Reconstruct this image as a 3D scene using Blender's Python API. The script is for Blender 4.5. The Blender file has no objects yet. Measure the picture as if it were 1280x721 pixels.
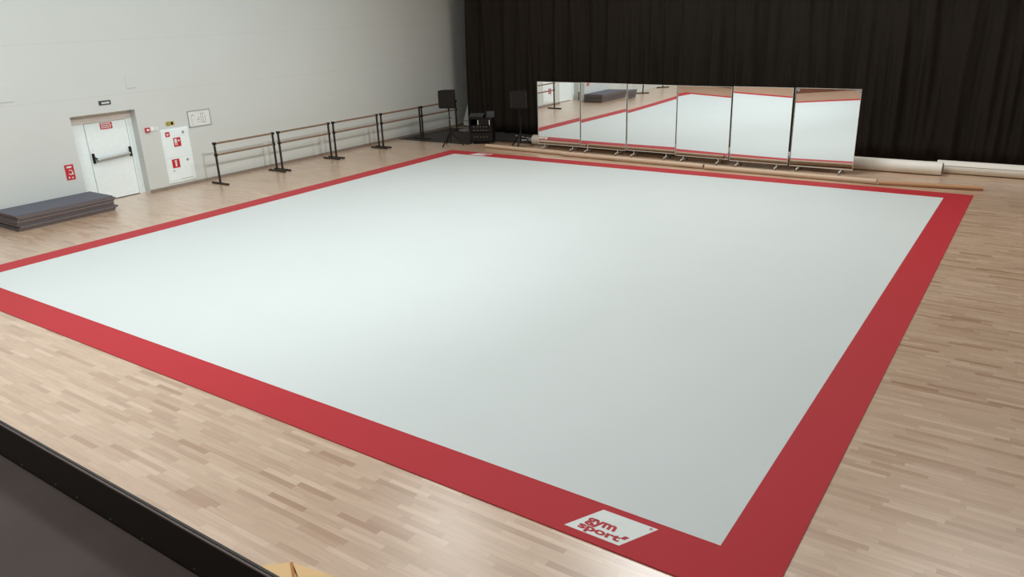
import bpy, bmesh, math, random
from mathutils import Vector, Matrix
random.seed(7)
S = bpy.context.scene
COL = S.collection

# ------------------------------------------------------------------ camera
CAM = Vector((15.0575, -18.3858, 3.9549)); YAW, PITCH, ROLL, FPX = -0.6143, -0.3465, -0.0363, 957.7
fwd = Vector((math.sin(YAW)*math.cos(PITCH), math.cos(YAW)*math.cos(PITCH), math.sin(PITCH)))
r0 = Vector((math.cos(YAW), -math.sin(YAW), 0)); u0 = r0.cross(fwd)
rt = r0*math.cos(ROLL) + u0*math.sin(ROLL); up = -r0*math.sin(ROLL) + u0*math.cos(ROLL)
cd = bpy.data.cameras.new('camera'); cam = bpy.data.objects.new('camera', cd); COL.objects.link(cam)
m = Matrix((rt, up, -fwd)).transposed().to_4x4(); m.translation = CAM; cam.matrix_world = m
cd.sensor_fit = 'HORIZONTAL'; cd.sensor_width = 36; cd.lens = FPX/1280*36; cd.clip_start = .05; cd.clip_end = 200
S.camera = cam
# ------------------------------------------------------------------ view / world / lights
S.view_settings.view_transform = 'Standard'; S.view_settings.look = 'None'
S.view_settings.gamma = 1; S.view_settings.use_curve_mapping = False; S.view_settings.exposure = 0.0
S.cycles.caustics_reflective = False; S.cycles.caustics_refractive = False
S.cycles.sample_clamp_indirect = 6
w = bpy.data.worlds.new('world'); S.world = w; w.use_nodes = True
w.node_tree.nodes['Background'].inputs[0].default_value = (.8, .85, .9, 1); w.node_tree.nodes['Background'].inputs[1].default_value = .03

def area(name, loc, sx, sy, power, col, target=None, spread=180):
    L = bpy.data.lights.new(name, 'AREA'); L.shape = 'RECTANGLE'; L.size = sx; L.size_y = sy
    L.energy = power; L.color = col; L.spread = math.radians(spread)
    o = bpy.data.objects.new(name, L); COL.objects.link(o); o.location = loc
    d = (Vector(target)-Vector(loc)) if target else Vector((0, 0, -1))
    o.rotation_euler = d.to_track_quat('-Z', 'Y').to_euler()
    return o
COOL = (.955, 1.0, .995); WARM = (1.0, .84, .66)
def spot(name, loc, target, power, col, half, rad=.22):
    L = bpy.data.lights.new(name, 'SPOT'); L.energy = power; L.color = col; L.spot_size = math.radians(half*2); L.spot_blend = 1.0; L.shadow_soft_size = rad
    o = bpy.data.objects.new(name, L); COL.objects.link(o); o.location = loc
    o.rotation_euler = (Vector(target)-Vector(loc)).to_track_quat('-Z', 'Y').to_euler(); return o
spot('flood_lamp', (16.5, -9.4, 10.5), (-3.1, -9.6, 1.6), 4000, COOL, 36, .12)
spot('flood_lamp', (16.8, -11.4, 10.5), (-3.1, -12.0, 1.6), 900, COOL, 36, .12)
area('ceiling_lamp_and_fill', (2.9, -4.6, 10.2), 1.2, .5, 140, COOL, None, 150)
area('ceiling_lamp_and_fill', (1.0, -12.5, 10.2), 2.4, 1.2, 230, COOL, None, 150)  # unseen fill added to brighten the near left of the hall
area('ceiling_lamp_and_fill', (8.0, -11.5, 10.2), 2.4, 1.2, 250, COOL, None, 150)  # added fill for the carpet the floods do not reach
area('ceiling_lamp_and_fill', (8.4, -2.4, 10.2), 2.4, 1.2, 470, COOL, None, 150)  # unseen fill added to lift the far carpet
area('ceiling_lamp_and_fill', (15.0, -12.0, 10.2), 2.4, 1.2, 55, COOL, None, 150)  # weak fill added over the near right, no known fixture
area('ceiling_lamp_and_fill', (15.5, -2.5, 10.2), 2.4, 1.2, 260, (1, .93, .85), None, 150)  # added fill for the far right end of the hall
area('ceiling_lamp_and_fill', (2.5, 0.5, 10.2), 2.4, 1.2, 75, (1, .60, .32), None, 150)  # warm fill added to tint the dark far corner
area('ceiling_lamp_and_fill', (5.0, -17.6, 10.2), 2.4, 1.2, 330, COOL, None, 140)  # unseen light added to brighten the front-left floor
area('ceiling_lamp_and_fill', (11.5, -20.0, 8.5), 1.2, .6, 95, (1, .92, .88), None, 150)  # added behind the camera to light the platform and kick board

# ------------------------------------------------------------------ materials
def lin(c):
    return tuple(((v/255)/12.92 if v/255 <= .04045 else ((v/255+.055)/1.055)**2.4) for v in c) + (1,)
class NT:
    def __init__(s, name):
        s.m = bpy.data.materials.new(name); s.m.use_nodes = True; s.t = s.m.node_tree
        s.b = s.t.nodes['Principled BSDF']
    def n(s, kind, **kw):
        nd = s.t.nodes.new('ShaderNode'+kind)
        for k, v in kw.items():
            if k.startswith('i_'): nd.inputs[int(k[2:])].default_value = v
            else: setattr(nd, k, v)
        return nd
    def l(s, a, b): s.t.links.new(a, b)
    def mth(s, op, a, b=None, c=None):
        nd = s.n('Math', operation=op)
        for i, v in enumerate((a, b, c)):
            if v is None: continue
            if isinstance(v, (int, float)): nd.inputs[i].default_value = v
            else: s.l(v, nd.inputs[i])
        return nd.outputs[0]
    def set(s, **kw):
        for k, v in kw.items(): s.b.inputs[k].default_value = v
    def mix(s, fac, a, b, mode='MIX'):
        nd = s.n('MixRGB', blend_type=mode)
        for i, v in enumerate((fac, a, b)):
            if isinstance(v, (int, float, tuple)): nd.inputs[i].default_value = v
            else: s.l(v, nd.inputs[i])
        return nd.outputs[0]
def simple(name, rgb, rough=.6, metal=0, var=.06, scale=9, bump=0, spec=.5, bscale=60):
    k = NT(name); k.set(Roughness=rough, Metallic=metal); k.b.inputs['Specular IOR Level'].default_value = spec
    tc = k.n('TexCoord'); nz = k.n('TexNoise'); nz.inputs['Scale'].default_value = scale; nz.inputs['Detail'].default_value = 4
    k.l(tc.outputs['Object'], nz.inputs['Vector'])
    c = lin(rgb); a = tuple(v*(1-var) for v in c[:3])+(1,); b = tuple(min(1, v*(1+var)) for v in c[:3])+(1,)
    k.l(k.mix(nz.outputs[0], a, b), k.b.inputs['Base Color'])
    if bump:
        n2 = k.n('TexNoise'); n2.inputs['Scale'].default_value = bscale; n2.inputs['Detail'].default_value = 3
        k.l(tc.outputs['Object'], n2.inputs['Vector'])
        bp = k.n('Bump'); bp.inputs['Strength'].default_value = bump; bp.inputs['Distance'].default_value = .01
        k.l(n2.outputs[0], bp.inputs['Height']); k.l(bp.outputs[0], k.b.inputs['Normal'])
    return k.m

def parquet():
    k = NT('parquet'); k.b.inputs['Specular IOR Level'].default_value = .6; k.b.inputs['Coat Weight'].default_value = 1.0; k.b.inputs['Coat IOR'].default_value = 1.85; k.b.inputs['Coat Roughness'].default_value = .3
    g = k.n('NewGeometry'); sp = k.n('SeparateXYZ'); k.l(g.outputs['Position'], sp.inputs[0])
    X, Y = sp.outputs[0], sp.outputs[1]
    yr = k.mth('DIVIDE', Y, .060); row = k.mth('FLOOR', yr)
    w1 = k.n('TexWhiteNoise', noise_dimensions='1D'); k.l(row, w1.inputs['W'])
    xo = k.mth('ADD', k.mth('DIVIDE', X, .46), k.mth('MULTIPLY', w1.outputs[0], 37.0)); col = k.mth('FLOOR', xo)
    cv = k.n('CombineXYZ'); k.l(col, cv.inputs[0]); k.l(row, cv.inputs[1])
    w2 = k.n('TexWhiteNoise', noise_dimensions='2D'); k.l(cv.outputs[0], w2.inputs['Vector'])
    rp = k.n('ValToRGB'); e = rp.color_ramp
    stops = [(0, (170, 134, 107)), (.05, (183, 150, 124)), (.25, (194, 164, 138)), (.75, (201, 172, 146)), (1, (210, 183, 159))]
    while len(e.elements) < len(stops): e.elements.new(.5)
    for i, (p, c) in enumerate(stops): e.elements[i].position = p; e.elements[i].color = lin(c)
    k.l(w2.outputs[0], rp.inputs[0])
    # grain along X
    mp = k.n('Mapping'); mp.inputs['Scale'].default_value = (2.2, 38, 1); k.l(g.outputs['Position'], mp.inputs[0])
    off = k.n('VectorMath', operation='ADD'); k.l(mp.outputs[0], off.inputs[0])
    sc = k.n('VectorMath', operation='SCALE'); sc.inputs['Scale'].default_value = 50; k.l(w2.outputs[1], sc.inputs[0]); k.l(sc.outputs[0], off.inputs[1])
    nz = k.n('TexNoise'); nz.inputs['Scale'].default_value = 1.4; nz.inputs['Detail'].default_value = 5; k.l(off.outputs[0], nz.inputs['Vector'])
    gr = k.n('MapRange'); gr.inputs[1].default_value = .3; gr.inputs[2].default_value = .7; gr.inputs[3].default_value = .90; gr.inputs[4].default_value = 1.07
    k.l(nz.outputs[0], gr.inputs[0])
    gc = k.n('CombineXYZ')
    for i in range(3): k.l(gr.outputs[0], gc.inputs[i])
    c1 = k.mix(1.0, rp.outputs[0], gc.outputs[0], 'MULTIPLY')
    # joints
    fy = k.mth('FRACT', yr); fx = k.mth('FRACT', xo)
    jy = k.mth('LESS_THAN', k.mth('MINIMUM', fy, k.mth('SUBTRACT', 1, fy)), .022)
    jx = k.mth('LESS_THAN', k.mth('MINIMUM', fx, k.mth('SUBTRACT', 1, fx)), .003)
    j = k.mth('MULTIPLY', k.mth('MAXIMUM', jy, jx), .35)
    k.l(k.mix(j, c1, lin((140, 102, 74))), k.b.inputs['Base Color'])
    # broad wear in the varnish
    n3 = k.n('TexNoise'); n3.inputs['Scale'].default_value = 1.3; n3.inputs['Detail'].default_value = 4; k.l(g.outputs['Position'], n3.inputs['Vector'])
    mr = k.n('MapRange'); mr.inputs[3].default_value = .28; mr.inputs[4].default_value = .42; k.l(n3.outputs[0], mr.inputs[0])
    rr = k.mth('ADD', mr.outputs[0], k.mth('MULTIPLY', w2.outputs[0], .05)); k.l(rr, k.b.inputs['Roughness'])
    bp = k.n('Bump'); bp.inputs['Strength'].default_value = .06; bp.inputs['Distance'].default_value = .004
    k.l(w2.outputs[0], bp.inputs['Height']); k.l(bp.outputs[0], k.b.inputs['Normal'])
    return k.m

def wallmat():
    k = NT('painted_panel_wall'); k.set(Roughness=.62); k.b.inputs['Specular IOR Level'].default_value = .3
    g = k.n('NewGeometry'); sp = k.n('SeparateXYZ'); k.l(g.outputs['Position'], sp.inputs[0])
    zz = k.mth('DIVIDE', sp.outputs[2], 1.2167); fz = k.mth('FRACT', zz)
    jz = k.mth('LESS_THAN', k.mth('MINIMUM', fz, k.mth('SUBTRACT', 1, fz)), .008)
    nz = k.n('TexNoise'); nz.inputs['Scale'].default_value = .6; nz.inputs['Detail'].default_value = 4; k.l(g.outputs['Position'], nz.inputs['Vector'])
    base = k.mix(nz.outputs[0], lin((206, 211, 208)), lin((212, 217, 214)))
    hi = k.mth('GREATER_THAN', sp.outputs[2], 1.5)
    k.l(k.mix(k.mth('MULTIPLY', k.mth('MULTIPLY', jz, hi), .12), base, lin((165, 160, 150))), k.b.inputs['Base Color'])
    return k.m

def carpetmat(name, rgb, sheen):
    k = NT(name); k.set(Roughness=.62); k.b.inputs['Specular IOR Level'].default_value = sheen
    g = k.n('NewGeometry'); sp = k.n('SeparateXYZ'); k.l(g.outputs['Position'], sp.inputs[0])
    # 2 m wide rolls laid side by side, running with the far edge
    st = k.mth('FLOOR', k.mth('DIVIDE', sp.outputs[1], 1.75)); wn = k.n('TexWhiteNoise', noise_dimensions='1D'); k.l(st, wn.inputs['W'])
    nz = k.n('TexNoise'); nz.inputs['Scale'].default_value = .55; nz.inputs['Detail'].default_value = 5; k.l(g.outputs['Position'], nz.inputs['Vector'])
    v = k.mth('ADD', k.mth('MULTIPLY', wn.outputs[0], .025), k.mth('MULTIPLY', nz.outputs[0], .05))
    v = k.mth('ADD', v, .94); c = k.n('CombineXYZ')
    for i in range(3): k.l(v, c.inputs[i])
    k.l(k.mix(1.0, lin(rgb), c.outputs[0], 'MULTIPLY'), k.b.inputs['Base Color'])
    n2 = k.n('TexNoise'); n2.inputs['Scale'].default_value = 260; k.l(g.outputs['Position'], n2.inputs['Vector'])
    n3 = k.n('TexNoise'); n3.inputs['Scale'].default_value = 1.2; k.l(g.outputs['Position'], n3.inputs['Vector'])
    k.b.inputs['Sheen Weight'].default_value = .08; k.b.inputs['Sheen Roughness'].default_value = .5
    bp = k.n('Bump'); bp.inputs['Strength'].default_value = .12; bp.inputs['Distance'].default_value = .004; k.l(n2.outputs[0], bp.inputs['Height'])
    b2 = k.n('Bump'); b2.inputs['Strength'].default_value = .10; b2.inputs['Distance'].default_value = .02; k.l(n3.outputs[0], b2.inputs['Height'])
    k.l(bp.outputs[0], b2.inputs['Normal']); k.l(b2.outputs[0], k.b.inputs['Normal'])
    return k.m

M = {}
M['parquet'] = parquet(); M['wall'] = wallmat()
M['field'] = carpetmat('white_carpet', (202, 209, 209), .5)
M['border'] = carpetmat('red_carpet', (176, 28, 40), .35)
M['logo_white'] = simple('white_print', (218, 224, 222), .6); M['logo_red'] = simple('red_print', (172, 34, 44), .6)
M['ceiling'] = simple('ceiling_paint', (175, 172, 165), .8)
M['darkwall'] = simple('back_wall_paint', (60, 52, 45), .8)
M['reveal'] = simple('reveal_paint', (196, 188, 178), .7)
M['plinth_shade'] = simple('plinth_shadow_tone', (140, 128, 118), .5)
M['door'] = simple('white_door_paint', (238, 249, 251), .4)
M['seam'] = simple('dark_gap', (70, 68, 66), .7)
M['header'] = simple('header_board', (214, 206, 198), .7)
M['white'] = simple('white_plastic', (226, 230, 228), .4)
M['sign_red'] = simple('sign_red', (196, 40, 55), .45); M['sign_yellow'] = simple('sign_yellow', (206, 190, 108), .45)
M['sign_dark'] = simple('sign_dark', (62, 66, 66), .5); M['black'] = simple('black_plastic', (24, 20, 17), .6, spec=.3)
M['grey'] = simple('grey_metal', (176, 180, 180), .35, .6)
M['line'] = simple('grey_print', (120, 128, 128), .6)
M['curtain'] = simple('black_curtain_cloth', (40, 35, 30), .92, var=.12, scale=3, bump=.15, spec=.12, bscale=120)
M['mat_top'] = simple('mat_top', (92, 93, 104), .75, var=.12, scale=12, bump=.2)
M['mat_side'] = simple('mat_foam', (122, 112, 110), .85, var=.15, scale=14, bump=.3)
M['bar'] = simple('barre_wood', (132, 106, 88), .45, var=.12, scale=6)
M['post'] = simple('barre_metal', (48, 42, 38), .45, .2)
M['chrome'] = simple('silver_metal', (222, 222, 216), .45, .3)
M['castor'] = simple('castor_rubber', (110, 108, 104), .5)
M['board'] = simple('mirror_backing', (52, 48, 44), .7)
M['tube'] = simple('cardboard_tube', (196, 172, 148), .7, var=.05, scale=3)
M['tube2'] = simple('brown_cardboard_tube', (178, 136, 102), .7, var=.05, scale=3)
M['roll'] = simple('white_roll_vinyl', (232, 229, 221), .55, var=.03, scale=2)
M['rollend'] = simple('roll_end_layers', (150, 135, 122), .8, var=.2, scale=20)
M['vinyl'] = simple('black_dance_vinyl', (50, 46, 44), .6, var=.1, scale=2)
M['platform'] = None
def platformmat():
    k = NT('charcoal_platform_floor'); k.set(Roughness=.75); k.b.inputs['Specular IOR Level'].default_value = .3
    g = k.n('NewGeometry'); nz = k.n('TexNoise'); nz.inputs['Scale'].default_value = 3; nz.inputs['Detail'].default_value = 8; k.l(g.outputs['Position'], nz.inputs['Vector'])
    v = k.n('TexVoronoi'); v.inputs['Scale'].default_value = 9; k.l(g.outputs['Position'], v.inputs['Vector'])
    spk = k.mth('LESS_THAN', v.outputs['Distance'], .055)
    c = k.mix(nz.outputs[0], lin((70, 60, 57)), lin((92, 81, 78)))
    k.l(k.mix(k.mth('MULTIPLY', spk, .6), c, lin((150, 142, 136))), k.b.inputs['Base Color'])
    n2 = k.n('TexNoise'); n2.inputs['Scale'].default_value = 160; k.l(g.outputs['Position'], n2.inputs['Vector'])
    bp = k.n('Bump'); bp.inputs['Strength'].default_value = .25; bp.inputs['Distance'].default_value = .003; k.l(n2.outputs[0], bp.inputs['Height']); k.l(bp.outputs[0], k.b.inputs['Normal'])
    return k.m
M['platform'] = platformmat()
M['kick'] = simple('dark_brown_board', (30, 23, 17), .5, var=.15)
M['kicktop'] = simple('worn_trim', (88, 72, 66), .45, var=.2)
M['panelwood'] = simple('reddish_wood_panel', (128, 82, 62), .5, var=.15, scale=2)
M['yellow'] = simple('pale_plywood', (222, 186, 132), .55, var=.05)
M['brown'] = simple('brown_strip', (176, 112, 62), .6)
M['silver'] = M['chrome']
M['led'] = simple('white_handle', (235, 235, 230), .3)
gm = NT('mirror_glass'); gm.set(Metallic=1.0, Roughness=.0); gm.b.inputs['Base Color'].default_value = (.96, .97, .965, 1); M['mirror'] = gm.m

# ------------------------------------------------------------------ geometry helpers
class MB:
    def __init__(s): s.bm = bmesh.new()
    def box(s, x0, x1, y0, y1, z0, z1, bev=0, mi=0):
        t = bmesh.new(); bmesh.ops.create_cube(t, size=1)
        for v in t.verts: v.co = Vector(((x0+x1)/2+v.co.x*(x1-x0), (y0+y1)/2+v.co.y*(y1-y0), (z0+z1)/2+v.co.z*(z1-z0)))
        if bev: bmesh.ops.bevel(t, geom=t.edges[:], offset=bev, segments=2, affect='EDGES', profile=.5)
        return s._add(t, mi)
    def _add(s, t, mi=0, smooth=False):
        for f in t.faces: f.material_index = mi; f.smooth = smooth
        me = bpy.data.meshes.new('t'); t.to_mesh(me); t.free(); s.bm.from_mesh(me); bpy.data.meshes.remove(me); return s
    def tube(s, a, b, r, seg=16, r2=None, mi=0, caps=True):
        a, b = Vector(a), Vector(b); d = b-a
        t = bmesh.new(); bmesh.ops.create_cone(t, cap_ends=caps, segments=seg, radius1=r, radius2=r if r2 is None else r2, depth=d.length)
        mt = Matrix.Translation((a+b)/2) @ d.to_track_quat('Z', 'Y').to_matrix().to_4x4()
        t.transform(mt); s._add(t, mi)
        return s
    def bar(s, a, b, w_, h_, bev=0, mi=0):
        a, b = Vector(a), Vector(b); d = b-a
        t = bmesh.new(); bmesh.ops.create_cube(t, size=1)
        for v in t.verts: v.co = Vector((v.co.x*w_, v.co.y*h_, v.co.z*d.length))
        if bev: bmesh.ops.bevel(t, geom=t.edges[:], offset=bev, segments=1, affect='EDGES')
        q = d.to_track_quat('Z', 'Y') if abs(d.normalized().z) < .999 else Matrix.Identity(3).to_quaternion()
        t.transform(Matrix.Translation((a+b)/2) @ q.to_matrix().to_4x4()); return s._add(t, mi)
    def poly(s, pts, z0, z1, mi=0):
        t = bmesh.new(); lo = [t.verts.new((p[0], p[1], z0)) for p in pts]; hi = [t.verts.new((p[0], p[1], z1)) for p in pts]
        t.faces.new(hi); t.faces.new(lo[::-1]); n = len(pts)
        for i in range(n): t.faces.new((lo[i], lo[(i+1) % n], hi[(i+1) % n], hi[i]))
        bmesh.ops.recalc_face_normals(t, faces=t.faces); return s._add(t, mi)
    def xf(s, mat): s.bm.transform(mat); return s
    def build(s, name, mats, parent=None, smooth=False, label=None):
        me = bpy.data.meshes.new(name); s.bm.to_mesh(me); s.bm.free()
        for mm in (mats if isinstance(mats, (list, tuple)) else [mats]): me.materials.append(mm)
        if smooth:
            me.shade_smooth()
            try: me.set_sharp_from_angle(angle=math.radians(40))
            except Exception: pass
        o = bpy.data.objects.new(name, me); COL.objects.link(o)
        if parent: o.parent = parent
        if label: o['label'] = label
        return o
def tag(o, label=None, cat=None, group=None, kind=None):
    if label: o['label'] = label
    if cat: o['category'] = cat
    if group: o['group'] = group
    if kind: o['kind'] = kind
    return o
def empty(name, loc=(0, 0, 0), rz=0):
    o = bpy.data.objects.new(name, None); COL.objects.link(o); o.location = loc; o.rotation_euler = (0, 0, rz); o.empty_display_size = .2; return o
def copy_tree(o, parent=None):
    c = o.copy(); COL.objects.link(c)
    if parent: c.parent = parent
    for ch in list(o.children): copy_tree(ch, c)
    return c
def text_mesh(name, txt, mat4, mat, parent, size=1, off=0, ext=.002, spacing=1):
    cu = bpy.data.curves.new(name, 'FONT'); cu.body = txt; cu.size = size; cu.offset = off; cu.extrude = ext; cu.space_character = spacing
    to = bpy.data.objects.new('tmp', cu); COL.objects.link(to)
    dg = bpy.context.evaluated_depsgraph_get(); me = bpy.data.meshes.new_from_object(to.evaluated_get(dg))
    bpy.data.objects.remove(to); me.name = name
    xs = [v.co.x for v in me.vertices]; ys = [v.co.y for v in me.vertices]
    x0, x1, y0, y1 = min(xs), max(xs), min(ys), max(ys)
    for v in me.vertices: v.co = Vector(((v.co.x-x0)/(x1-x0), (v.co.y-y0)/(y1-y0), v.co.z))
    me.transform(mat4); me.materials.clear(); me.materials.append(mat)
    o = bpy.data.objects.new(name, me); COL.objects.link(o); o.parent = parent; return o
def wall_patch(mb, y0, y1, z0, z1, x, t=.006, mi=0): return mb.box(x, x+t, y0, y1, z0, z1, 0, mi)

WX = -3.15     # face of the long wall
# ------------------------------------------------------------------ room shell
def struct(mb, name, mat, label):
    o = mb.build(name, mat); tag(o, label, None, None, 'structure'); return o
struct(MB().box(-3.6, 20, -23, 6, -.2, 0), 'floor', M['parquet'], 'pale wooden strip parquet floor of the hall')
wl = MB(); wl.box(WX-.5, WX, -23, -9.61, 0, 11); wl.box(WX-.5, WX, -8.065, 6, 0, 11); wl.box(WX-.5, WX, -9.61, -8.065, 2.055, 11)
struct(wl, 'wall_left', M['wall'], 'off-white panelled side wall with the exit door')
struct(MB().box(-3.65, 20, 6, 6.2, 0, 11), 'wall_back', M['darkwall'], 'dark wall behind the black curtain')
struct(MB().box(20, 20.2, -23, 6.2, 0, 11), 'wall_right', M['wall'], 'off-white wall on the right side of the hall')
struct(MB().box(-3.65, 20.2, -23.2, -23, 0, 11), 'wall_front', M['wall'], 'off-white wall behind the spectator platform')
struct(MB().box(-3.65, 20.2, -23.2, 6.2, 11, 11.2), 'ceiling', M['ceiling'], 'plain ceiling of the hall')
sk = MB(); sk.box(WX, WX+.018, -8.06, 6, .0, .075, .003); struct(sk, 'plinth_shadow_left', M['plinth_shade'], 'low grey strip standing in for the plinth shadow along the off-white wall right of the door')  # shade at the wall foot, built as a darker grey strip
sk = MB(); sk.box(WX, WX+.018, -23, -9.62, .0, .03, .003); struct(sk, 'baseboard_corner', M['wall'], 'low white skirting along the wall left of the door')

# door in its recess
door = empty('door_1', (-3.4, -8.8, 0)); tag(door, 'white metal emergency exit door set back in the off-white wall', None, None, 'structure')
def dl(mb, name, mat, label=None, parent=None):
    mb.xf(Matrix.Translation((3.4, 8.8, 0))); return mb.build(name, mat, parent or door, label=label)
X = -3.4
f = MB(); f.box(X-.06, X-.02, -9.61, -8.06, 0, 2.06); dl(f, 'recess_back', M['seam'])
f = MB(); f.box(X-.02, X+.02, -9.61, -8.06, 1.84, 2.06, .003); dl(f, 'header', M['header'], 'beige header board over the white door')
f = MB(); f.box(X-.02, X+.012, -9.61, -9.232, .0, 1.836, .003); dl(f, 'side_panel', M['door'])
f = MB(); f.box(X-.02, X+.03, -8.215, -8.16, 0, 1.84, .004); f.box(X-.02, X+.02, -8.155, -8.065, 0, 1.84, .004); dl(f, 'frame', M['door'])
f = MB(); f.box(X-.02, X+.02, -9.222, -8.222, .018, 1.832, .004); leaf = dl(f, 'door_leaf', M['door'])
f = MB(); f.box(X-.0, X+.022, -9.222, -8.222, .002, .018); dl(f, 'threshold', M['seam'])
f = MB(); f.tube((X+.085, -9.12, .985), (X+.085, -8.30, 1.03), .034, 16); pb = dl(f, 'push_bar', M['grey'], 'grey push bar across the door')
for yy, zz in ((-9.17, 1.03), (-8.255, 1.06)):
    f = MB(); f.box(X+.02, X+.07, yy-.026, yy+.026, zz-.11, zz+.12, .008)
    f.bar((X+.05, yy+(0.02 if yy < -9 else -.0), zz+.02), (X+.09, yy+(.10 if yy < -9 else -.04), zz-.04), .03, .03, .004)
    dl(f, 'bar_mount', M['black'], 'black push bar mount', pb)
# red notice on the door with three rows of small white lettering
f = MB(); f.box(X+.02, X+.026, -8.86, -8.565, 1.665, 1.815); n = dl(f, 'door_notice', M['sign_red'], 'red notice with three rows of white lettering')
f = MB()
for r_ in range(3):
    y = -8.835
    while y < -8.60:
        wd = random.uniform(.018, .05); f.box(X+.026, X+.028, y, min(y+wd, -8.588), 1.690+.042*r_, 1.716+.042*r_); y += wd+.012
dl(f, 'lettering', M['white'], parent=n)

# ------------------------------------------------------------------ spectator platform in the foreground
GY = -17.41; GZ = 2.4
struct(MB().box(WX, 20, -23, GY-.002, GZ-.18, GZ), 'trim_1', M['platform'], 'charcoal floor of the raised spectator platform in the lower left corner')
kb = MB(); kb.box(WX, 20, GY, GY+.012, GZ-.20, GZ+.154, .001)
kick = struct(kb, 'trim_2', M['kick'], 'dark brown kick board along the edge of the spectator platform')
kt = MB(); kt.box(WX, 20, GY-.004, GY+.004, GZ+.1542, GZ+.162, .002); kt.build('cap_rail', M['kicktop'], kick, label='worn lighter cap strip')
kt = MB(); kt.box(WX, 20, GY+.0042, GY+.013, GZ+.1542, GZ+.164, .002); kt.build('cap_edge', M['kick'], kick)
scw = MB()
for i in range(14):
    xx = 11.7+i*.21+random.uniform(-.08, .08); zz = GZ+random.choice([.012, .015, .06, .09, .02])
    scw.tube((xx, GY-.0004, zz), (xx, GY-.002, zz), random.uniform(.0015, .003), 8)
scw.build('paint_fleck', M['grey'], kick)['kind'] = 'stuff'
pw = MB()
for i in range(12):
    pw.box(WX+.02+i*1.92, WX+.02+i*1.92+1.90, GY-.06, GY-.02, .0, GZ-.2, .004)
struct(pw, 'trim_3', M['panelwood'], 'reddish wood panelling closing the front of the spectator platform')

# ------------------------------------------------------------------ gymnastics carpet 14 x 14 m
carpet = empty('gymnastics_carpet', (7, -7, 0)); tag(carpet, 'large square white gymnastics carpet with a wide red border covering the wooden floor', 'carpet')
T = Matrix.Translation((-7, 7, 0))
f = MB(); f.box(.5, 13.5, -13.5, -.5, .0, .010); f.xf(T).build('white_field', M['field'], carpet, label='white square field')
f = MB()
f.poly([(0, 0), (14, 0), (13.5, -.5), (.5, -.5)], 0, .0105); f.poly([(0, 0), (.5, -.5), (.5, -13.5), (0, -14)], 0, .0105)
f.poly([(0, -14), (.5, -13.5), (13.5, -13.5), (14, -14)], 0, .0105); f.poly([(14, 0), (14, -14), (13.5, -13.5), (13.5, -.5)], 0, .0105)
f.xf(T).build('red_border', M['border'], carpet, label='red border strip')
def logo(P, flip):
    # P: origin corner (bottom left), u = along the baseline, v = up the slanted side
    o, u, v = P; z = .0108
    pts = [o, (o[0]+u[0], o[1]+u[1]), (o[0]+u[0]+v[0], o[1]+u[1]+v[1]), (o[0]+v[0], o[1]+v[1])]
    f = MB(); f.poly(pts, .0106, z); lp = f.xf(T).build('logo_patch', M['logo_white'], carpet, label='white slanted logo patch')
    def frame(x0, y0, wd, ht, shear=0.0):     # straight frame (metres) from the patch corner
        A = Matrix(((wd, shear*ht, 0, x0), (0, ht, 0, y0), (0, 0, 1, z+.0004), (0, 0, 0, 1)))
        ang = math.atan2(u[1], u[0]); B = Matrix.Translation((o[0], o[1], 0)) @ Matrix.Rotation(ang, 4, 'Z')
        return T @ B @ A
    text_mesh('lettering', 'gym', frame(.125, .095, .262, .105), M['logo_red'], lp, 1, .042, .0004)
    text_mesh('lettering', 'sport', frame(.10, .008, .37, .098), M['logo_red'], lp, 1, .042, .0004)
    f = MB(); f.poly([(0, 0), (.8, 0), (1, 1), (.2, 1)], -.0004, .0004); f.bm.transform(frame(.462, .082, .05, .045, .3)); f.build('emblem', M['logo_red'], lp)
    f = MB(); n_ = 20
    for i in range(n_):
        a, b = 2*math.pi*i/n_, 2*math.pi*(i+1)/n_
        f.poly([(math.cos(a)*.014, math.sin(a)*.014), (math.cos(b)*.014, math.sin(b)*.014), (math.cos(b)*.009, math.sin(b)*.009), (math.cos(a)*.009, math.sin(a)*.009)], -.0004, .0004)
    f.box(-.003, .003, -.005, .005, -.0004, .0004)
    f.bm.transform(frame(.622, .315, 1, 1)); f.build('ring_mark', M['logo_red'], lp)
logo(((12.341, -13.917), (.495, 0), (.178, .343)), False)
logo(((1.659, -.083), (-.495, 0), (-.178, -.343)), True)

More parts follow.
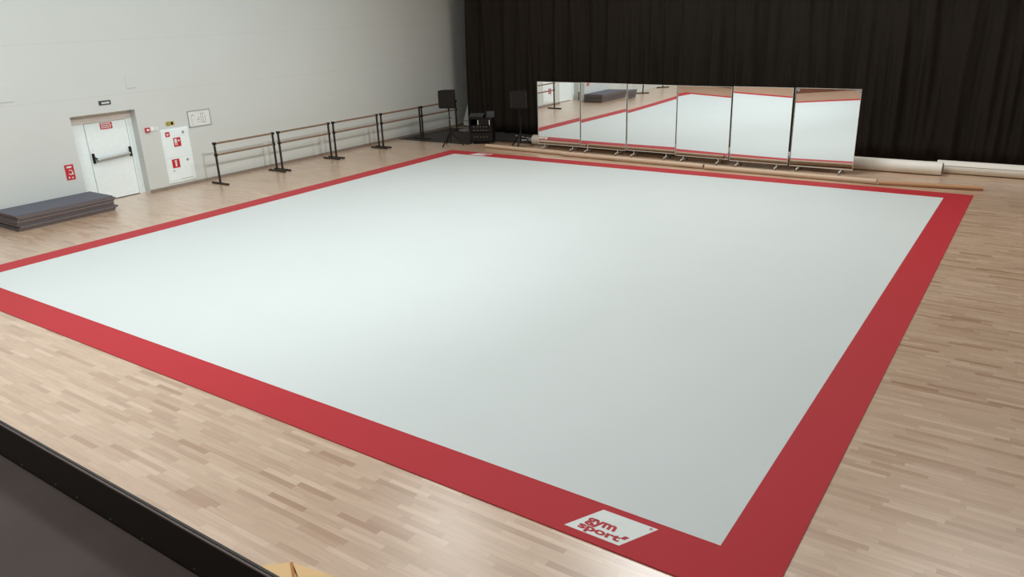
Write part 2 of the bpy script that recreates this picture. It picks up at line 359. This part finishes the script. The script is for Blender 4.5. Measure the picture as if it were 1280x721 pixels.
# ------------------------------------------------------------------ black curtain
CY = 3.55
def curtain():
    me = bpy.data.meshes.new('stage_curtain'); nx, nz = 1500, 26; x0, x1 = -1.93, 19.9; H = 9.6
    rnd = random.Random(3); waves = [(rnd.uniform(1.5, 3.2), rnd.uniform(0, 6.28), .030) for _ in range(3)] + [(rnd.uniform(8, 13), rnd.uniform(0, 6.28), .042) for _ in range(3)] + [(rnd.uniform(18, 32), rnd.uniform(0, 6.28), .014) for _ in range(3)]
    vs, fs = [], []
    for j in range(nz+1):
        z = H*j/nz
        for i in range(nx+1):
            x = x0+(x1-x0)*i/nx; y = 0
            for k_, (fr, ph, am) in enumerate(waves):
                drift = .22*math.sin(z*.5+k_*1.7)*(1-z/H*.5)
                y += am*math.sin(fr*(x+drift*.5)+ph+.7*math.sin(x*.9+k_))
            y *= (.75+.35*(1-z/H))
            vs.append((x+(.10*(1-z/H)*math.sin(x*.8) if i else .10*math.sin(z*.55)-.06*(1-z/H)), CY+y, .02+z))
    for j in range(nz):
        for i in range(nx):
            a = j*(nx+1)+i; fs.append((a, a+1, a+nx+2, a+nx+1))
    me.from_pydata(vs, [], fs); me.materials.append(M['curtain']); me.shade_smooth()
    o = bpy.data.objects.new('stage_curtain', me); COL.objects.link(o)
    s_ = o.modifiers.new('thickness', 'SOLIDIFY'); s_.thickness = .006
    tag(o, 'tall pleated black curtain hanging across the whole far end of the hall', 'curtain')
curtain()

# dark vinyl on the floor in the far corner
f = MB(); f.poly([(-3.12, .98), (-.14, 1.02), (-.13, 1.85), (2.35, 2.02), (2.3, 3.9), (-3.12, 3.9)], 0, .004)
tag(f.build('floor_sheet', M['vinyl']), 'black floor sheet lying in the far left corner under the loudspeaker stands', 'floor covering')

# ------------------------------------------------------------------ wheeled mirrors
def make_mirror(first, x0, x1, y, z0, z1, yaw, tilt, kap, clamps=False):
    wd = x1-x0; ht = z1-z0
    root = empty('wheeled_mirror', ((x0+x1)/2, y, 0), 0)
    # glass: a fine grid with the slight warp such thin panels have
    N = 24; vs, fs = [], []
    def g(lx, lz): return yaw*lx+tilt*lz+kap*lx*lz
    for j in range(N+1):
        for i in range(N+1):
            lx = (i/N-.5)*(wd-.016); lz = (j/N-.5)*(ht-.016); vs.append((lx, g(lx, lz), (z0+z1)/2+lz))
    for j in range(N):
        for i in range(N):
            a = j*(N+1)+i; fs.append((a, a+1, a+N+2, a+N+1))
    me = bpy.data.meshes.new('mirror_panel'); me.from_pydata(vs, [], fs); me.materials.append(M['mirror']); me.shade_smooth()
    o = bpy.data.objects.new('mirror_panel', me); COL.objects.link(o); o.parent = root
    zc = (z0+z1)/2
    def P(lx, z, d=0): return (lx, g(lx, z-zc)+d, z)
    f = MB(); hw = wd/2-.006
    f.bar(P(-hw, z0), P(-hw, z1), .007, .016); f.bar(P(hw, z0), P(hw, z1), .007, .016)
    f.bar(P(-hw, z0+.006), P(hw, z0+.006), .016, .012); f.bar(P(-hw, z1-.006), P(hw, z1-.006), .016, .007)
    f.build('frame', M['chrome'], root, label='thin silver frame')
    f = MB(); f.bm.free(); f.bm = bmesh.new()
    q = [P(-hw, z0+.01, .004), P(hw, z0+.01, .004), P(hw, z1-.01, .004), P(-hw, z1-.01, .004)]; q2 = [(a, b+.012, c) for a, b, c in q]
    V = [f.bm.verts.new(p) for p in q+q2]
    for ids in ((0, 1, 2, 3), (7, 6, 5, 4), (0, 4, 5, 1), (1, 5, 6, 2), (2, 6, 7, 3), (3, 7, 4, 0)): f.bm.faces.new([V[i] for i in ids])
    bmesh.ops.recalc_face_normals(f.bm, faces=f.bm.faces); f.build('backing_board', M['board'], root)
    for lx in (-wd/2+.22, wd/2-.27):
        f = MB(); f.bar((lx, -.15, .072), (lx, .30, .072), .030, .022, .003)
        f.bar((lx, g(lx, -ht/2)+.012, .07), (lx, g(lx, -ht/2)+.012, z0+.04), .024, .012)
        ft = f.build('foot', M['chrome'], root)
        for yy in (-.14, .29):
            c = MB(); c.tube((lx-.010, yy, .026), (lx+.010, yy, .026), .026, 14, mi=1); c.box(lx-.014, lx+.014, yy-.012, yy+.012, .05, .068, .002); c.tube((lx, yy, .04), (lx, yy, .075), .006, 8)
            c.build('castor', [M['chrome'], M['castor']], ft)
    if clamps:
        for lx, s_ in ((-hw+.05, 1), (hw-.06, -1)):
            c = MB(); c.bar(P(lx-.04, z1-.05, -.014), P(lx+.05, z1-.05, -.014), .014, .02, .003); c.bar(P(lx, z1-.09, -.014), P(lx, z1-.01, -.014), .018, .014, .003); c.tube(P(lx+.02, z1-.075, -.012), P(lx+.02, z1-.075, -.035), .018, 12)
            c.build('corner_clamp', M['grey'], root)
    return root
D = math.radians
ML = [ (2.342, 3.82, 1.30, .15, 1.985, -1.318, -.309, .00049, 'leftmost wheeled mirror of the row, standing beside the tripod loudspeaker'),
 (3.845, 5.33, 1.25, .15, 1.99, -1.85, -.05, -.00124, 'second wheeled mirror from the left, reflecting most of the grey mat stack'),
 (5.352, 6.832, 1.20, .17, 1.985, -2.6, -.22, -.0045, 'third wheeled mirror from the left, reflecting the end of the mat stack'),
 (6.874, 8.345, 1.08, .15, 1.99, -1.622, -.132, .00339, 'fourth wheeled mirror from the left, reflecting a corner of the red border'),
 (8.392, 9.872, 1.00, .14, 2.01, -.4, -.36, .0032, 'fifth wheeled mirror from the left, second from the right end'),
 (9.880, 11.37, 1.12, .11, 2.00, -.02, .018, -.0046, 'rightmost wheeled mirror, nearest the bare curtain, with clamps at its top corners')]
for i, (a, b, y, z0, z1, yw, tl, kp, lab) in enumerate(ML):
    r_ = make_mirror(i == 0, a, b, y, z0, z1, D(yw), D(tl), kp, i == 5)
    tag(r_, lab, 'mirror', 'wheeled mirrors in front of the curtain')

# ------------------------------------------------------------------ rolls and tubes
def rollx(name, x0, x1, y, r, mat, label, cat, group, y1=None, hollow=False, endmat=None, flap=False, z=None):
    y1 = y if y1 is None else y1; z = r if z is None else z
    root = empty(name, ((x0+x1)/2, (y+y1)/2, 0)); tag(root, label, cat, group)
    f = MB(); f.tube((x0, y, z), (x1, y1, z), r, 40, caps=not hollow)
    if hollow:
        f.tube((x0, y, z), (x1, y1, z), r*.86, 32, caps=False)
        for (xx, yy) in ((x0, y), (x1, y1)):
            t = bmesh.new(); n_ = 32
            va = [t.verts.new((xx, yy+r*math.cos(2*math.pi*i/n_), z+r*math.sin(2*math.pi*i/n_))) for i in range(n_)]
            vb = [t.verts.new((xx, yy+r*.86*math.cos(2*math.pi*i/n_), z+r*.86*math.sin(2*math.pi*i/n_))) for i in range(n_)]
            for i in range(n_): t.faces.new((va[i], va[(i+1) % n_], vb[(i+1) % n_], vb[i]))
            f._add(t)
    inv = Matrix.Translation(-root.location)
    f.xf(inv).build('outer_layer' if not hollow else 'tube_wall', mat, root, smooth=True)
    if endmat:
        for (xx, yy, s_) in ((x0, y, -1), (x1, y1, 1)):
            f = MB()
            f.tube((xx+s_*.001, yy, z), (xx+s_*.012, yy, z), r*.93, 36, r*.90); f.tube((xx+s_*.012, yy, z), (xx+s_*.02, yy, z), r*.62, 30, r*.58); f.tube((xx+s_*.02, yy, z), (xx+s_*.024, yy, z), r*.25, 20, mi=1)
            f.xf(inv).build('roll_core', [endmat, M['seam']], root, label='brown rolled layers at the ends')
    if flap:
        f = MB(); a0 = math.radians(198)   # free edge of the outer turn
        f.bar((x0+.15, y+(r+.003)*math.cos(a0+0), z-(r+.003)*math.sin(a0)), (x1, y1+(r+.003)*math.cos(a0), z-(r+.003)*math.sin(a0)), .006, .004)
        f.xf(inv).build('free_edge', M['seam'], root, label='dark line of the loose outer edge')
    return root
rollx('vinyl_roll', 1.80, 13.17, 1.90, .155, M['roll'], 'thick white vinyl roll lying behind the wheeled mirrors against the curtain', 'floor roll', 'white vinyl rolls', endmat=M['rollend'])
rollx('vinyl_roll', 13.02, 18.5, 2.25, .150, M['roll'], 'white vinyl roll at the right frame edge with a dark loose edge along it', 'floor roll', 'white vinyl rolls', endmat=M['rollend'], flap=True)
TB = 'long cardboard tubes on the floor in front of the mirrors'
rollx('cardboard_tube', .74, 3.62, .80, .058, M['tube'], 'beige cardboard tube furthest left, its end near the loudspeaker stand', 'tube', TB, .62, True)
rollx('cardboard_tube', 3.66, 7.95, .54, .062, M['tube'], 'beige cardboard tube lying in front of the second to fourth mirrors', 'tube', TB, .39, True)
rollx('cardboard_tube', 8.00, 12.06, .35, .060, M['tube'], 'beige cardboard tube lying in front of the two rightmost mirrors', 'tube', TB, .30, True)
rollx('cardboard_tube', 12.10, 14.12, .29, .050, M['tube2'], 'thin brown cardboard tube furthest right, near the carpet corner', 'tube', TB, .58, True)

# ------------------------------------------------------------------ ballet barres
BX = -2.42
def make_barre(L=1.84):
    root = empty('ballet_barre')
    for z, nm in ((1.045, None), (.755, None)):
        f = MB(); f.tube((0, -.03, z), (0, L+.03, z), .026, 18); f.build('handrail', M['bar'], root, smooth=True, label='brown wooden handrail')
    for yy in (0, L):
        f = MB(); f.bar((0, yy, .045), (0, yy, 1.02), .045, .045, .004); pst = f.build('post', M['post'], root)
        f = MB(); f.box(-.04, .05, yy-.035, yy+.035, 1.018, 1.078, .006); f.build('rail_bracket', M['black'], pst)
        f = MB(); f.box(-.035, .035, yy-.034, yy+.034, .722, .788, .006); f.build('rail_bracket', M['black'], pst)
        f = MB(); f.box(-.33, .33, yy-.035, yy+.035, 0, .045, .006); f.build('foot', M['post'], root)
    return root
b0 = make_barre(); b0.location = (BX, -6.56, 0)
G = 'free-standing ballet barres along the off-white wall'
tag(b0, 'ballet barre nearest the white wall cabinet, first of the row', 'ballet barre', G)
for y, lab in ((-4.53, 'second ballet barre of the row counted from the white wall cabinet'), (-2.50, 'middle ballet barre of the five in view along the wall'),
               (-.47, 'fourth ballet barre, standing just before the black floor sheet'), (1.48, 'last ballet barre, partly behind the loudspeaker in the far corner'),
               (-14.65, 'ballet barre standing past the mat stack, seen only in the mirrors')):
    c = copy_tree(b0); c.location = (BX if y > -14 else -2.55, y, 0); c['label'] = lab

# ------------------------------------------------------------------ stack of mats
def mat(i, x0, x1, y0, y1, z0, z1, label, rz=0):
    cx, cy = (x0+x1)/2, (y0+y1)/2
    root = empty('gym_mat', (cx, cy, z0), rz); tag(root, label, 'mat', 'grey mats stacked by the door')
    h = z1-z0
    f = MB(); f.box(-(x1-x0)/2, (x1-x0)/2, -(y1-y0)/2, (y1-y0)/2, 0, h-.009, .003); f.build('foam_core', M['mat_side'], root, label='brownish grey foam edge')
    f = MB(); f.box(-(x1-x0)/2-.006, (x1-x0)/2+.006, -(y1-y0)/2-.006, (y1-y0)/2+.006, h-.009, h-.0008, .003); f.build('cover', M['mat_top'], root, label='dark grey top cover')
ords = ['lowest grey mat of the stack, lying on the parquet', 'grey mat second from the bottom of the stack', 'grey mat third from the bottom, jutting out towards the door',
        'grey mat fourth from the bottom of the stack', 'grey mat in the very middle of the stack', 'grey mat fourth from the top of the stack', 'grey mat third from the top of the stack', 'grey mat second from the top of the stack, directly under the topmost', 'topmost grey mat of the stack with its whole top showing']
z = 0; offs = [(-.02, .00), (-.0, .02), (.03, .06), (-.02, -.02), (.0, .0), (.03, -.02), (.02, .01), (.05, .03), (.03, -.02)]
for i, lab in enumerate(ords):
    th = .039; ox, oy = offs[i]
    mat(i, -3.12, -2.17+ox, -11.60+oy*.5, -9.53+oy, z, z+th, lab, 0); z += th

# ------------------------------------------------------------------ things on the wall
def onwall(name, label, cat, y, z):
    o = empty(name, (WX, y, z)); tag(o, label, cat); return o, Matrix.Translation((-WX, -y, -z))
# black exit sign with white lettering
o, Ti = onwall('exit_sign', 'small dark sign with white lettering above the exit door', 'sign', -8.75, 2.29)
f = MB(); f.box(WX, WX+.012, -8.895, -8.61, 2.235, 2.335, .003); f.xf(Ti).build('sign_panel', M['sign_dark'], o)
f = MB(); y = -8.83
for wd in (.022, .026, .018, .024, .02, .026, .02): f.box(WX+.012, WX+.014, y, y+wd, 2.262, 2.262+random.uniform(.034, .046)); y += wd+.0045
f.xf(Ti).build('lettering', M['white'], o)
# red extinguisher sign
o, Ti = onwall('extinguisher_sign', 'red vertical fire sign with a white pictogram left of the exit door', 'sign', -9.87, .85)
f = MB(); f.box(WX, WX+.006, -9.975, -9.775, .685, 1.03); f.xf(Ti).build('sign_panel', M['sign_red'], o)
f = MB(); f.box(WX+.006, WX+.009, -9.93, -9.82, .955, .995)
for i in range(14):
    a = math.radians(-150+i*20); b = math.radians(-150+(i+1)*20)
    f.bar((WX+.007, -9.865+.045*math.cos(a), .855+.05*math.sin(a)), (WX+.007, -9.865+.045*math.cos(b), .855+.05*math.sin(b)), .003, .018)
f.box(WX+.006, WX+.009, -9.85, -9.80, .80, .83); f.box(WX+.006, WX+.009, -9.93, -9.90, .72, .76); f.box(WX+.006, WX+.009, -9.86, -9.82, .72, .745)
f.xf(Ti).build('pictogram', M['white'], o)
# alarm call point and switches
o, Ti = onwall('alarm_call_point', 'small red square alarm button between the door and the white cabinet', 'alarm button', -7.85, 1.53)
f = MB(); f.box(WX, WX+.045, -7.91, -7.79, 1.475, 1.585, .008); f.xf(Ti).build('housing', M['sign_red'], o)
f = MB(); f.box(WX+.045, WX+.05, -7.885, -7.815, 1.505, 1.555, .002); f.xf(Ti).build('press_plate', M['white'], o)
o, Ti = onwall('wall_switch', 'white switch plate beside the red alarm button', 'switch', -7.65, 1.535)
f = MB(); f.box(WX, WX+.014, -7.77, -7.66, 1.48, 1.595, .004); f.box(WX, WX+.012, -7.65, -7.56, 1.49, 1.575, .004); f.xf(Ti).build('plate', M['white'], o)
f = MB(); f.box(WX+.014, WX+.022, -7.75, -7.68, 1.5, 1.575, .003); f.xf(Ti).build('rocker', M['door'], o)
# yellow and black plate
o, Ti = onwall('warning_plate', 'small yellow plate with two black pictograms above the white wall cabinet', 'sign', -7.22, 1.61)
f = MB(); f.box(WX, WX+.008, -7.34, -7.10, 1.555, 1.66, .002); f.xf(Ti).build('sign_panel', M['sign_yellow'], o)
f = MB()
for i in range(16):
    a, b = 2*math.pi*i/16, 2*math.pi*(i+1)/16
    f.bar((WX+.009, -7.27+.04*math.cos(a), 1.605+.035*math.sin(a)), (WX+.009, -7.27+.04*math.cos(b), 1.605+.035*math.sin(b)), .003, .016)
f.tube((WX+.008, -7.165, 1.61), (WX+.011, -7.165, 1.61), .038, 18); f.box(WX+.008, WX+.011, -7.20, -7.13, 1.57, 1.585)
f.xf(Ti).build('pictogram', M['black'], o)
# white hydrant cabinet
o, Ti = onwall('hydrant_cabinet', 'tall white fire hose cabinet with red signs set on the wall beside the exit door', 'cabinet', -7.14, .15)
y0, y1 = -7.53, -6.755
f = MB(); f.box(WX, WX+.02, y0, y1, .13, 1.48, .004); f.xf(Ti).build('cabinet_frame', M['door'], o)
f = MB(); f.box(WX+.02, WX+.032, y0+.035, y1-.035, .755, 1.445, .004); ud = f.xf(Ti).build('upper_door', M['door'], o)
f = MB(); f.box(WX+.02, WX+.032, y0+.035, y1-.035, .185, .745, .004); ld = f.xf(Ti).build('lower_door', M['door'], o)
for pd, yy, zz in ((ud, -6.93, 1.36), (ld, -6.93, .66)):
    f = MB(); f.tube((WX+.032, yy, zz), (WX+.042, yy, zz), .03, 16); f.box(WX+.032, WX+.05, yy-.008, yy+.008, zz-.02, zz+.02, .002); f.xf(Ti).build('lock', M['grey'], pd)
def rs(pd, ya, yb, za, zb, kind):
    f = MB(); f.box(WX+.032, WX+.036, ya, yb, za, zb); s_ = f.xf(Ti).build('fire_sign', M['sign_red'], pd)
    f = MB(); c_ = (ya+yb)/2; cz = (za+zb)/2; w2 = (yb-ya)/2; h2 = (zb-za)/2; xa, xb = WX+.036, WX+.038
    if kind == 0: f.box(xa, xb, c_-w2*.5, c_+w2*.5, cz-h2*.2, cz+h2*.3); f.box(xa, xb, c_-w2*.3, c_+w2*.1, cz-h2*.6, cz-h2*.3)
    elif kind == 1:
        f.box(xa, xb, c_-w2*.75, c_-w2*.05, cz-h2*.1, cz+h2*.75); f.box(xa, xb, c_-w2*.65, c_-w2*.45, cz-h2*.7, cz-h2*.1); f.box(xa, xb, c_-w2*.25, c_-w2*.05, cz-h2*.7, cz-h2*.1); f.tube((xa, c_+w2*.45, cz+h2*.3), (xb, c_+w2*.45, cz+h2*.3), w2*.26, 14)
    else: f.box(xa, xb, c_-w2*.22, c_+w2*.22, cz-h2*.7, cz+h2*.4); f.box(xa, xb, c_-w2*.35, c_+w2*.3, cz+h2*.45, cz+h2*.7)
    f.xf(Ti).build('pictogram', M['white'], s_)
rs(ud, -7.42, -7.30, 1.29, 1.41, 0); rs(ud, -7.23, -7.03, 1.02, 1.245, 1); rs(ld, -7.37, -7.16, .50, .72, 2)
f = MB(); f.tube((WX+.032, -7.35, .43), (WX+.036, -7.35, .43), .018, 12); f.xf(Ti).build('round_mark', M['line'], ld)
f = MB(); f.box(WX+.032, WX+.034, -7.2, -6.86, .20, .206); f.xf(Ti).build('label_mark', M['line'], ld)
# evacuation plan
o, Ti = onwall('evacuation_plan', 'framed white evacuation plan on the wall above the first ballet barre', 'wall plan', -6.37, 1.64)
f = MB(); ya, yb, za, zb = -6.70, -6.05, 1.435, 1.84; xa, xb = WX, WX+.02
for q in ((ya, yb, za, za+.014), (ya, yb, zb-.014, zb), (ya, ya+.014, za, zb), (yb-.014, yb, za, zb)): f.box(xa, xb, q[0], q[1], q[2], q[3], .002)
f.xf(Ti).build('frame', M['grey'], o)
f = MB(); f.box(WX+.002, WX+.010, ya+.014, yb-.014, za+.014, zb-.014); sh = f.xf(Ti).build('plan_sheet', M['white'], o)
f = MB(); xa, xb = WX+.010, WX+.0115
for (a, b, c, d) in ((-6.60, -6.52, 1.72, 1.735), (-6.60, -6.595, 1.56, 1.72), (-6.45, -6.38, 1.60, 1.612), (-6.40, -6.39, 1.6, 1.68), (-6.33, -6.22, 1.74, 1.752), (-6.33, -6.32, 1.52, 1.74), (-6.27, -6.262, 1.52, 1.72), (-6.33, -6.2, 1.52, 1.53), (-6.42, -6.40, 1.54, 1.56), (-6.21, -6.2, 1.55, 1.70), (-6.62, -6.55, 1.50, 1.506)):
    f.box(xa, xb, a, b, c, d)
f.xf(Ti).build('floor_plan_lines', M['line'], sh)
# blank cover plates
o = MB().box(WX, WX+.012, -8.16, -7.93, 2.55, 2.83, .003).build('cover_plate', M['wall']); tag(o, 'small blank square cover plate high on the wall above the exit door', 'cover plate')
o = MB().box(WX, WX+.012, -11.15, -10.67, 2.52, 2.88, .003).build('cover_plate', M['wall']); tag(o, 'larger blank cover plate high on the wall at the left frame edge', 'cover plate')

# ------------------------------------------------------------------ loudspeakers on tripods
def tripod(x, y, h, rz, label, spread=.42):
    root = empty('speaker_stand', (x, y, 0), rz); tag(root, label, 'speaker stand', 'tripod loudspeaker stands')
    f = MB(); f.tube((0, 0, .12), (0, 0, .80), .023, 14); f.tube((0, 0, .78), (0, 0, h), .018, 14); f.build('pole', M['black'], root, smooth=True)
    f = MB(); f.tube((0, 0, .38), (0, 0, .47), .036, 14); f.build('collar', M['black'], root)
    f = MB(); f.tube((.02, 0, .88), (.06, 0, .88), .012, 10); f.box(.05, .07, -.02, .02, .865, .895, .003); f.build('knob', M['black'], root)
    for k_ in range(3):
        a = k_*2*math.pi/3+.3; cx, sy = math.cos(a), math.sin(a)
        f = MB(); f.bar((cx*.02, sy*.02, .43), (cx*spread, sy*spread, .025), .042, .024, .002)
        lg = f.build('leg', M['black'], root)
        f = MB(); f.tube((cx*spread, sy*spread, 0), (cx*spread, sy*spread, .04), .02, 10); f.build('rubber_foot', M['castor'], lg)
def speaker(x, y, z, rz, wd, ht, dp, label, silver=False):
    root = empty('loudspeaker', (x, y, z), rz); tag(root, label, 'loudspeaker', 'loudspeakers on tripods')
    f = MB(); n_ = [(-wd/2, -dp/2), (wd/2, -dp/2), (wd*.36, dp/2), (-wd*.36, dp/2)]; f.poly(n_, 0, ht)
    bmesh.ops.bevel(f.bm, geom=f.bm.edges[:], offset=.012, segments=2, affect='EDGES'); f.build('cabinet', M['black'], root)
    f = MB(); f.box(-wd/2+.02, wd/2-.02, -dp/2-.012, -dp/2-.001, .03, ht-.03, .004); f.build('front_grille', M['black'], root)
    f = MB(); f.box(-wd/2-.004, -wd/2+.012, -dp/2-.006, -dp/2+.02, .02, ht-.02, .003); f.box(wd/2-.012, wd/2+.004, -dp/2-.006, -dp/2+.02, .02, ht-.02, .003); f.build('side_trim', M['board'] if silver else M['black'], root)
    f = MB(); f.tube((0, 0, -.08), (0, 0, .0), .026, 14); f.build('pole_socket', M['black'], root)
tripod(-.52, .62, 1.105, .2, 'tripod stand carrying the loudspeaker in front of the last ballet barre', .40)
speaker(-.53, .62, 1.19, .38, .52, .54, .34, 'black loudspeaker on a tripod in front of the off-white wall')
tripod(1.71, 1.30, 1.105, .55, 'tripod stand in front of the curtain just left of the mirrors', .38)
speaker(1.72, 1.30, 1.19, .34, .50, .52, .34, 'black loudspeaker on a tripod in front of the curtain, left of the mirrors', True)

# ------------------------------------------------------------------ equipment rack with mixer on top
rk = empty('equipment_rack', (.10, 1.5, 0), .42); tag(rk, 'black wheeled equipment rack with amplifiers between the two loudspeakers', 'equipment rack')
f = MB(); W2 = .36
f.box(-W2, -W2+.02, -.22, .25, .07, .80, .004); f.box(W2-.02, W2, -.22, .25, .07, .80, .004); f.box(-W2, W2, -.22, .25, .78, .80, .004); f.box(-W2, W2, -.22, .25, .06, .08, .004); f.box(-W2, W2, .23, .25, .06, .80, .004)
f.build('case', M['black'], rk)
for za, zb in ((.10, .36), (.38, .50), (.51, .585)):
    f = MB(); f.box(-W2+.025, W2-.025, -.21, .15, za, zb, .004); un = f.build('rack_unit', M['black'], rk)
    f = MB()
    for k_ in range(5): f.tube((-.22+k_*.10+random.uniform(-.02, .02), -.21, (za+zb)/2), (-.22+k_*.10, -.235, (za+zb)/2), .011, 10)
    f.build('dial', M['grey'], un)
f = MB(); f.box(-.10, .30, -.215, .12, .60, .77, .006); am = f.build('amplifier', M['black'], rk)
for xx in (-.085, .285):
    f = MB(); f.box(xx-.012, xx+.012, -.245, -.225, .61, .76, .004); f.box(xx-.008, xx+.008, -.23, -.21, .61, .63); f.box(xx-.008, xx+.008, -.23, -.21, .74, .76); f.build('handle', M['led'], am, label='white handle')
for xx in (-.3, .3):
    for yy in (-.17, .2):
        f = MB(); f.tube((xx-.015, yy, .028), (xx+.015, yy, .028), .028, 12); f.box(xx-.02, xx+.02, yy-.012, yy+.012, .03, .062); f.build('castor', M['castor'], rk)
mx = empty('mixing_desk', (-.02, 1.44, .803), .42); tag(mx, 'small mixing desk lying on top of the black equipment rack', 'mixing desk')
f = MB(); f.poly([(-.26, -.18), (.2, -.18), (.2, .16), (-.26, .16)], 0, .05)
for v in f.bm.verts:
    if v.co.z > .01 and v.co.y > 0: v.co.z = .13
f.build('chassis', M['black'], mx)
f = MB()
for i in range(7):
    for j in range(4):
        zz = .05+.08*((-.14+j*.08+.18)/.34); f.tube((-.22+i*.065, -.14+j*.08, zz), (-.22+i*.065, -.14+j*.08, zz+.018), .010, 8)
kn = f.build('control_knob', M['grey'], mx); kn['kind'] = 'stuff'
lp = empty('laptop', (.32, 1.62, .803), .42); tag(lp, 'dark laptop standing open on the right side of the equipment rack', 'laptop')
f = MB(); f.box(-.13, .13, -.10, .08, 0, .014, .003); f.build('keyboard_base', M['board'], lp)
f = MB(); f.box(-.13, .13, .082, .092, .012, .20, .003); f.xf(Matrix.Rotation(D(-8), 4, 'X')).build('screen', M['sign_dark'], lp)

# silver stand poles lying on the floor by the curtain, white sheet and grey box in the corner
def pole(a, b, r, label):
    root = tag(empty('metal_pole', ((a[0]+b[0])/2, (a[1]+b[1])/2, 0)), label, 'metal pole', 'silver poles lying on the black floor sheet')
    f = MB(); f.tube(a, b, r, 12); f.xf(Matrix.Translation(-root.location)).build('shaft', M['silver'], root, smooth=True)
    f = MB(); d = (Vector(b)-Vector(a)).normalized(); f.tube(Vector(a)-d*.02, Vector(a)+d*.03, r*1.25, 12); f.tube(Vector(b)-d*.03, Vector(b)+d*.02, r*1.25, 12); f.xf(Matrix.Translation(-root.location)).build('end_cap', M['black'], root)
pole((.30, 3.05, .03), (1.40, 2.60, .03), .014, 'longer silver pole lying behind the equipment rack')
pole((.92, 2.25, .03), (1.52, 2.52, .03), .011, 'shorter silver pole lying under the longer one')
o = empty('banner_stand', (-2.72, 4.25, 0)); tag(o, 'white folded panel standing in the gap between wall and curtain', 'panel')
f = MB(); pts = [(-.11, .05), (.30, .05), (.30, .95), (.12, .80), (-.09, .26)]
t = bmesh.new(); va = [t.verts.new((p[0], 0, p[1])) for p in pts]; vb = [t.verts.new((p[0], .02, p[1])) for p in pts]
t.faces.new(va); t.faces.new(vb[::-1])
for i in range(5): t.faces.new((va[i], vb[i], vb[(i+1) % 5], va[(i+1) % 5]))
bmesh.ops.recalc_face_normals(t, faces=t.faces); f._add(t); f.build('panel_sheet', M['white'], o)
f = MB(); f.box(-.10, .28, -.02, .0, .22, .25, .003); f.box(-.10, -.08, -.04, .10, 0, .055, .003); f.box(.22, .24, -.04, .10, 0, .055, .003); f.build('support_strut', M['grey'], o)
o = empty('floor_box', (-2.1, 3.35, .004)); tag(o, 'flat grey connection box on the black floor sheet at the curtain edge', 'box')
f = MB(); f.box(-.17, .17, -.10, .10, 0, .05, .008); f.build('box_body', M['grey'], o)
f = MB(); f.box(-.14, .14, -.075, .075, .05, .058, .003); f.build('box_lid', M['line'], o)

# pale folding board on the parquet just past the platform edge
o = empty('folding_board', (10.86, -15.6, 0)); tag(o, 'pale yellow folding board with a brown hinge, beyond the platform kick board', 'board')
Tb = Matrix.Translation((-10.86, 15.6, 0))
f = MB(); f.poly([(10.805, -15.446), (10.66, -15.575), (10.58, -15.72), (11.20, -15.72), (10.965, -15.525)], .002, .03); f.xf(Tb).build('left_leaf', M['yellow'], o)
f = MB(); f.poly([(10.828, -15.444), (11.29, -15.365), (11.52, -15.70), (11.23, -15.72), (10.985, -15.525)], .002, .035); f.xf(Tb).build('right_leaf', M['yellow'], o)
f = MB(); f.bar((10.817, -15.446, .031), (11.21, -15.72, .031), .022, .012, .002); f.xf(Tb).build('hinge_strip', M['brown'], o, label='brown hinge strip')
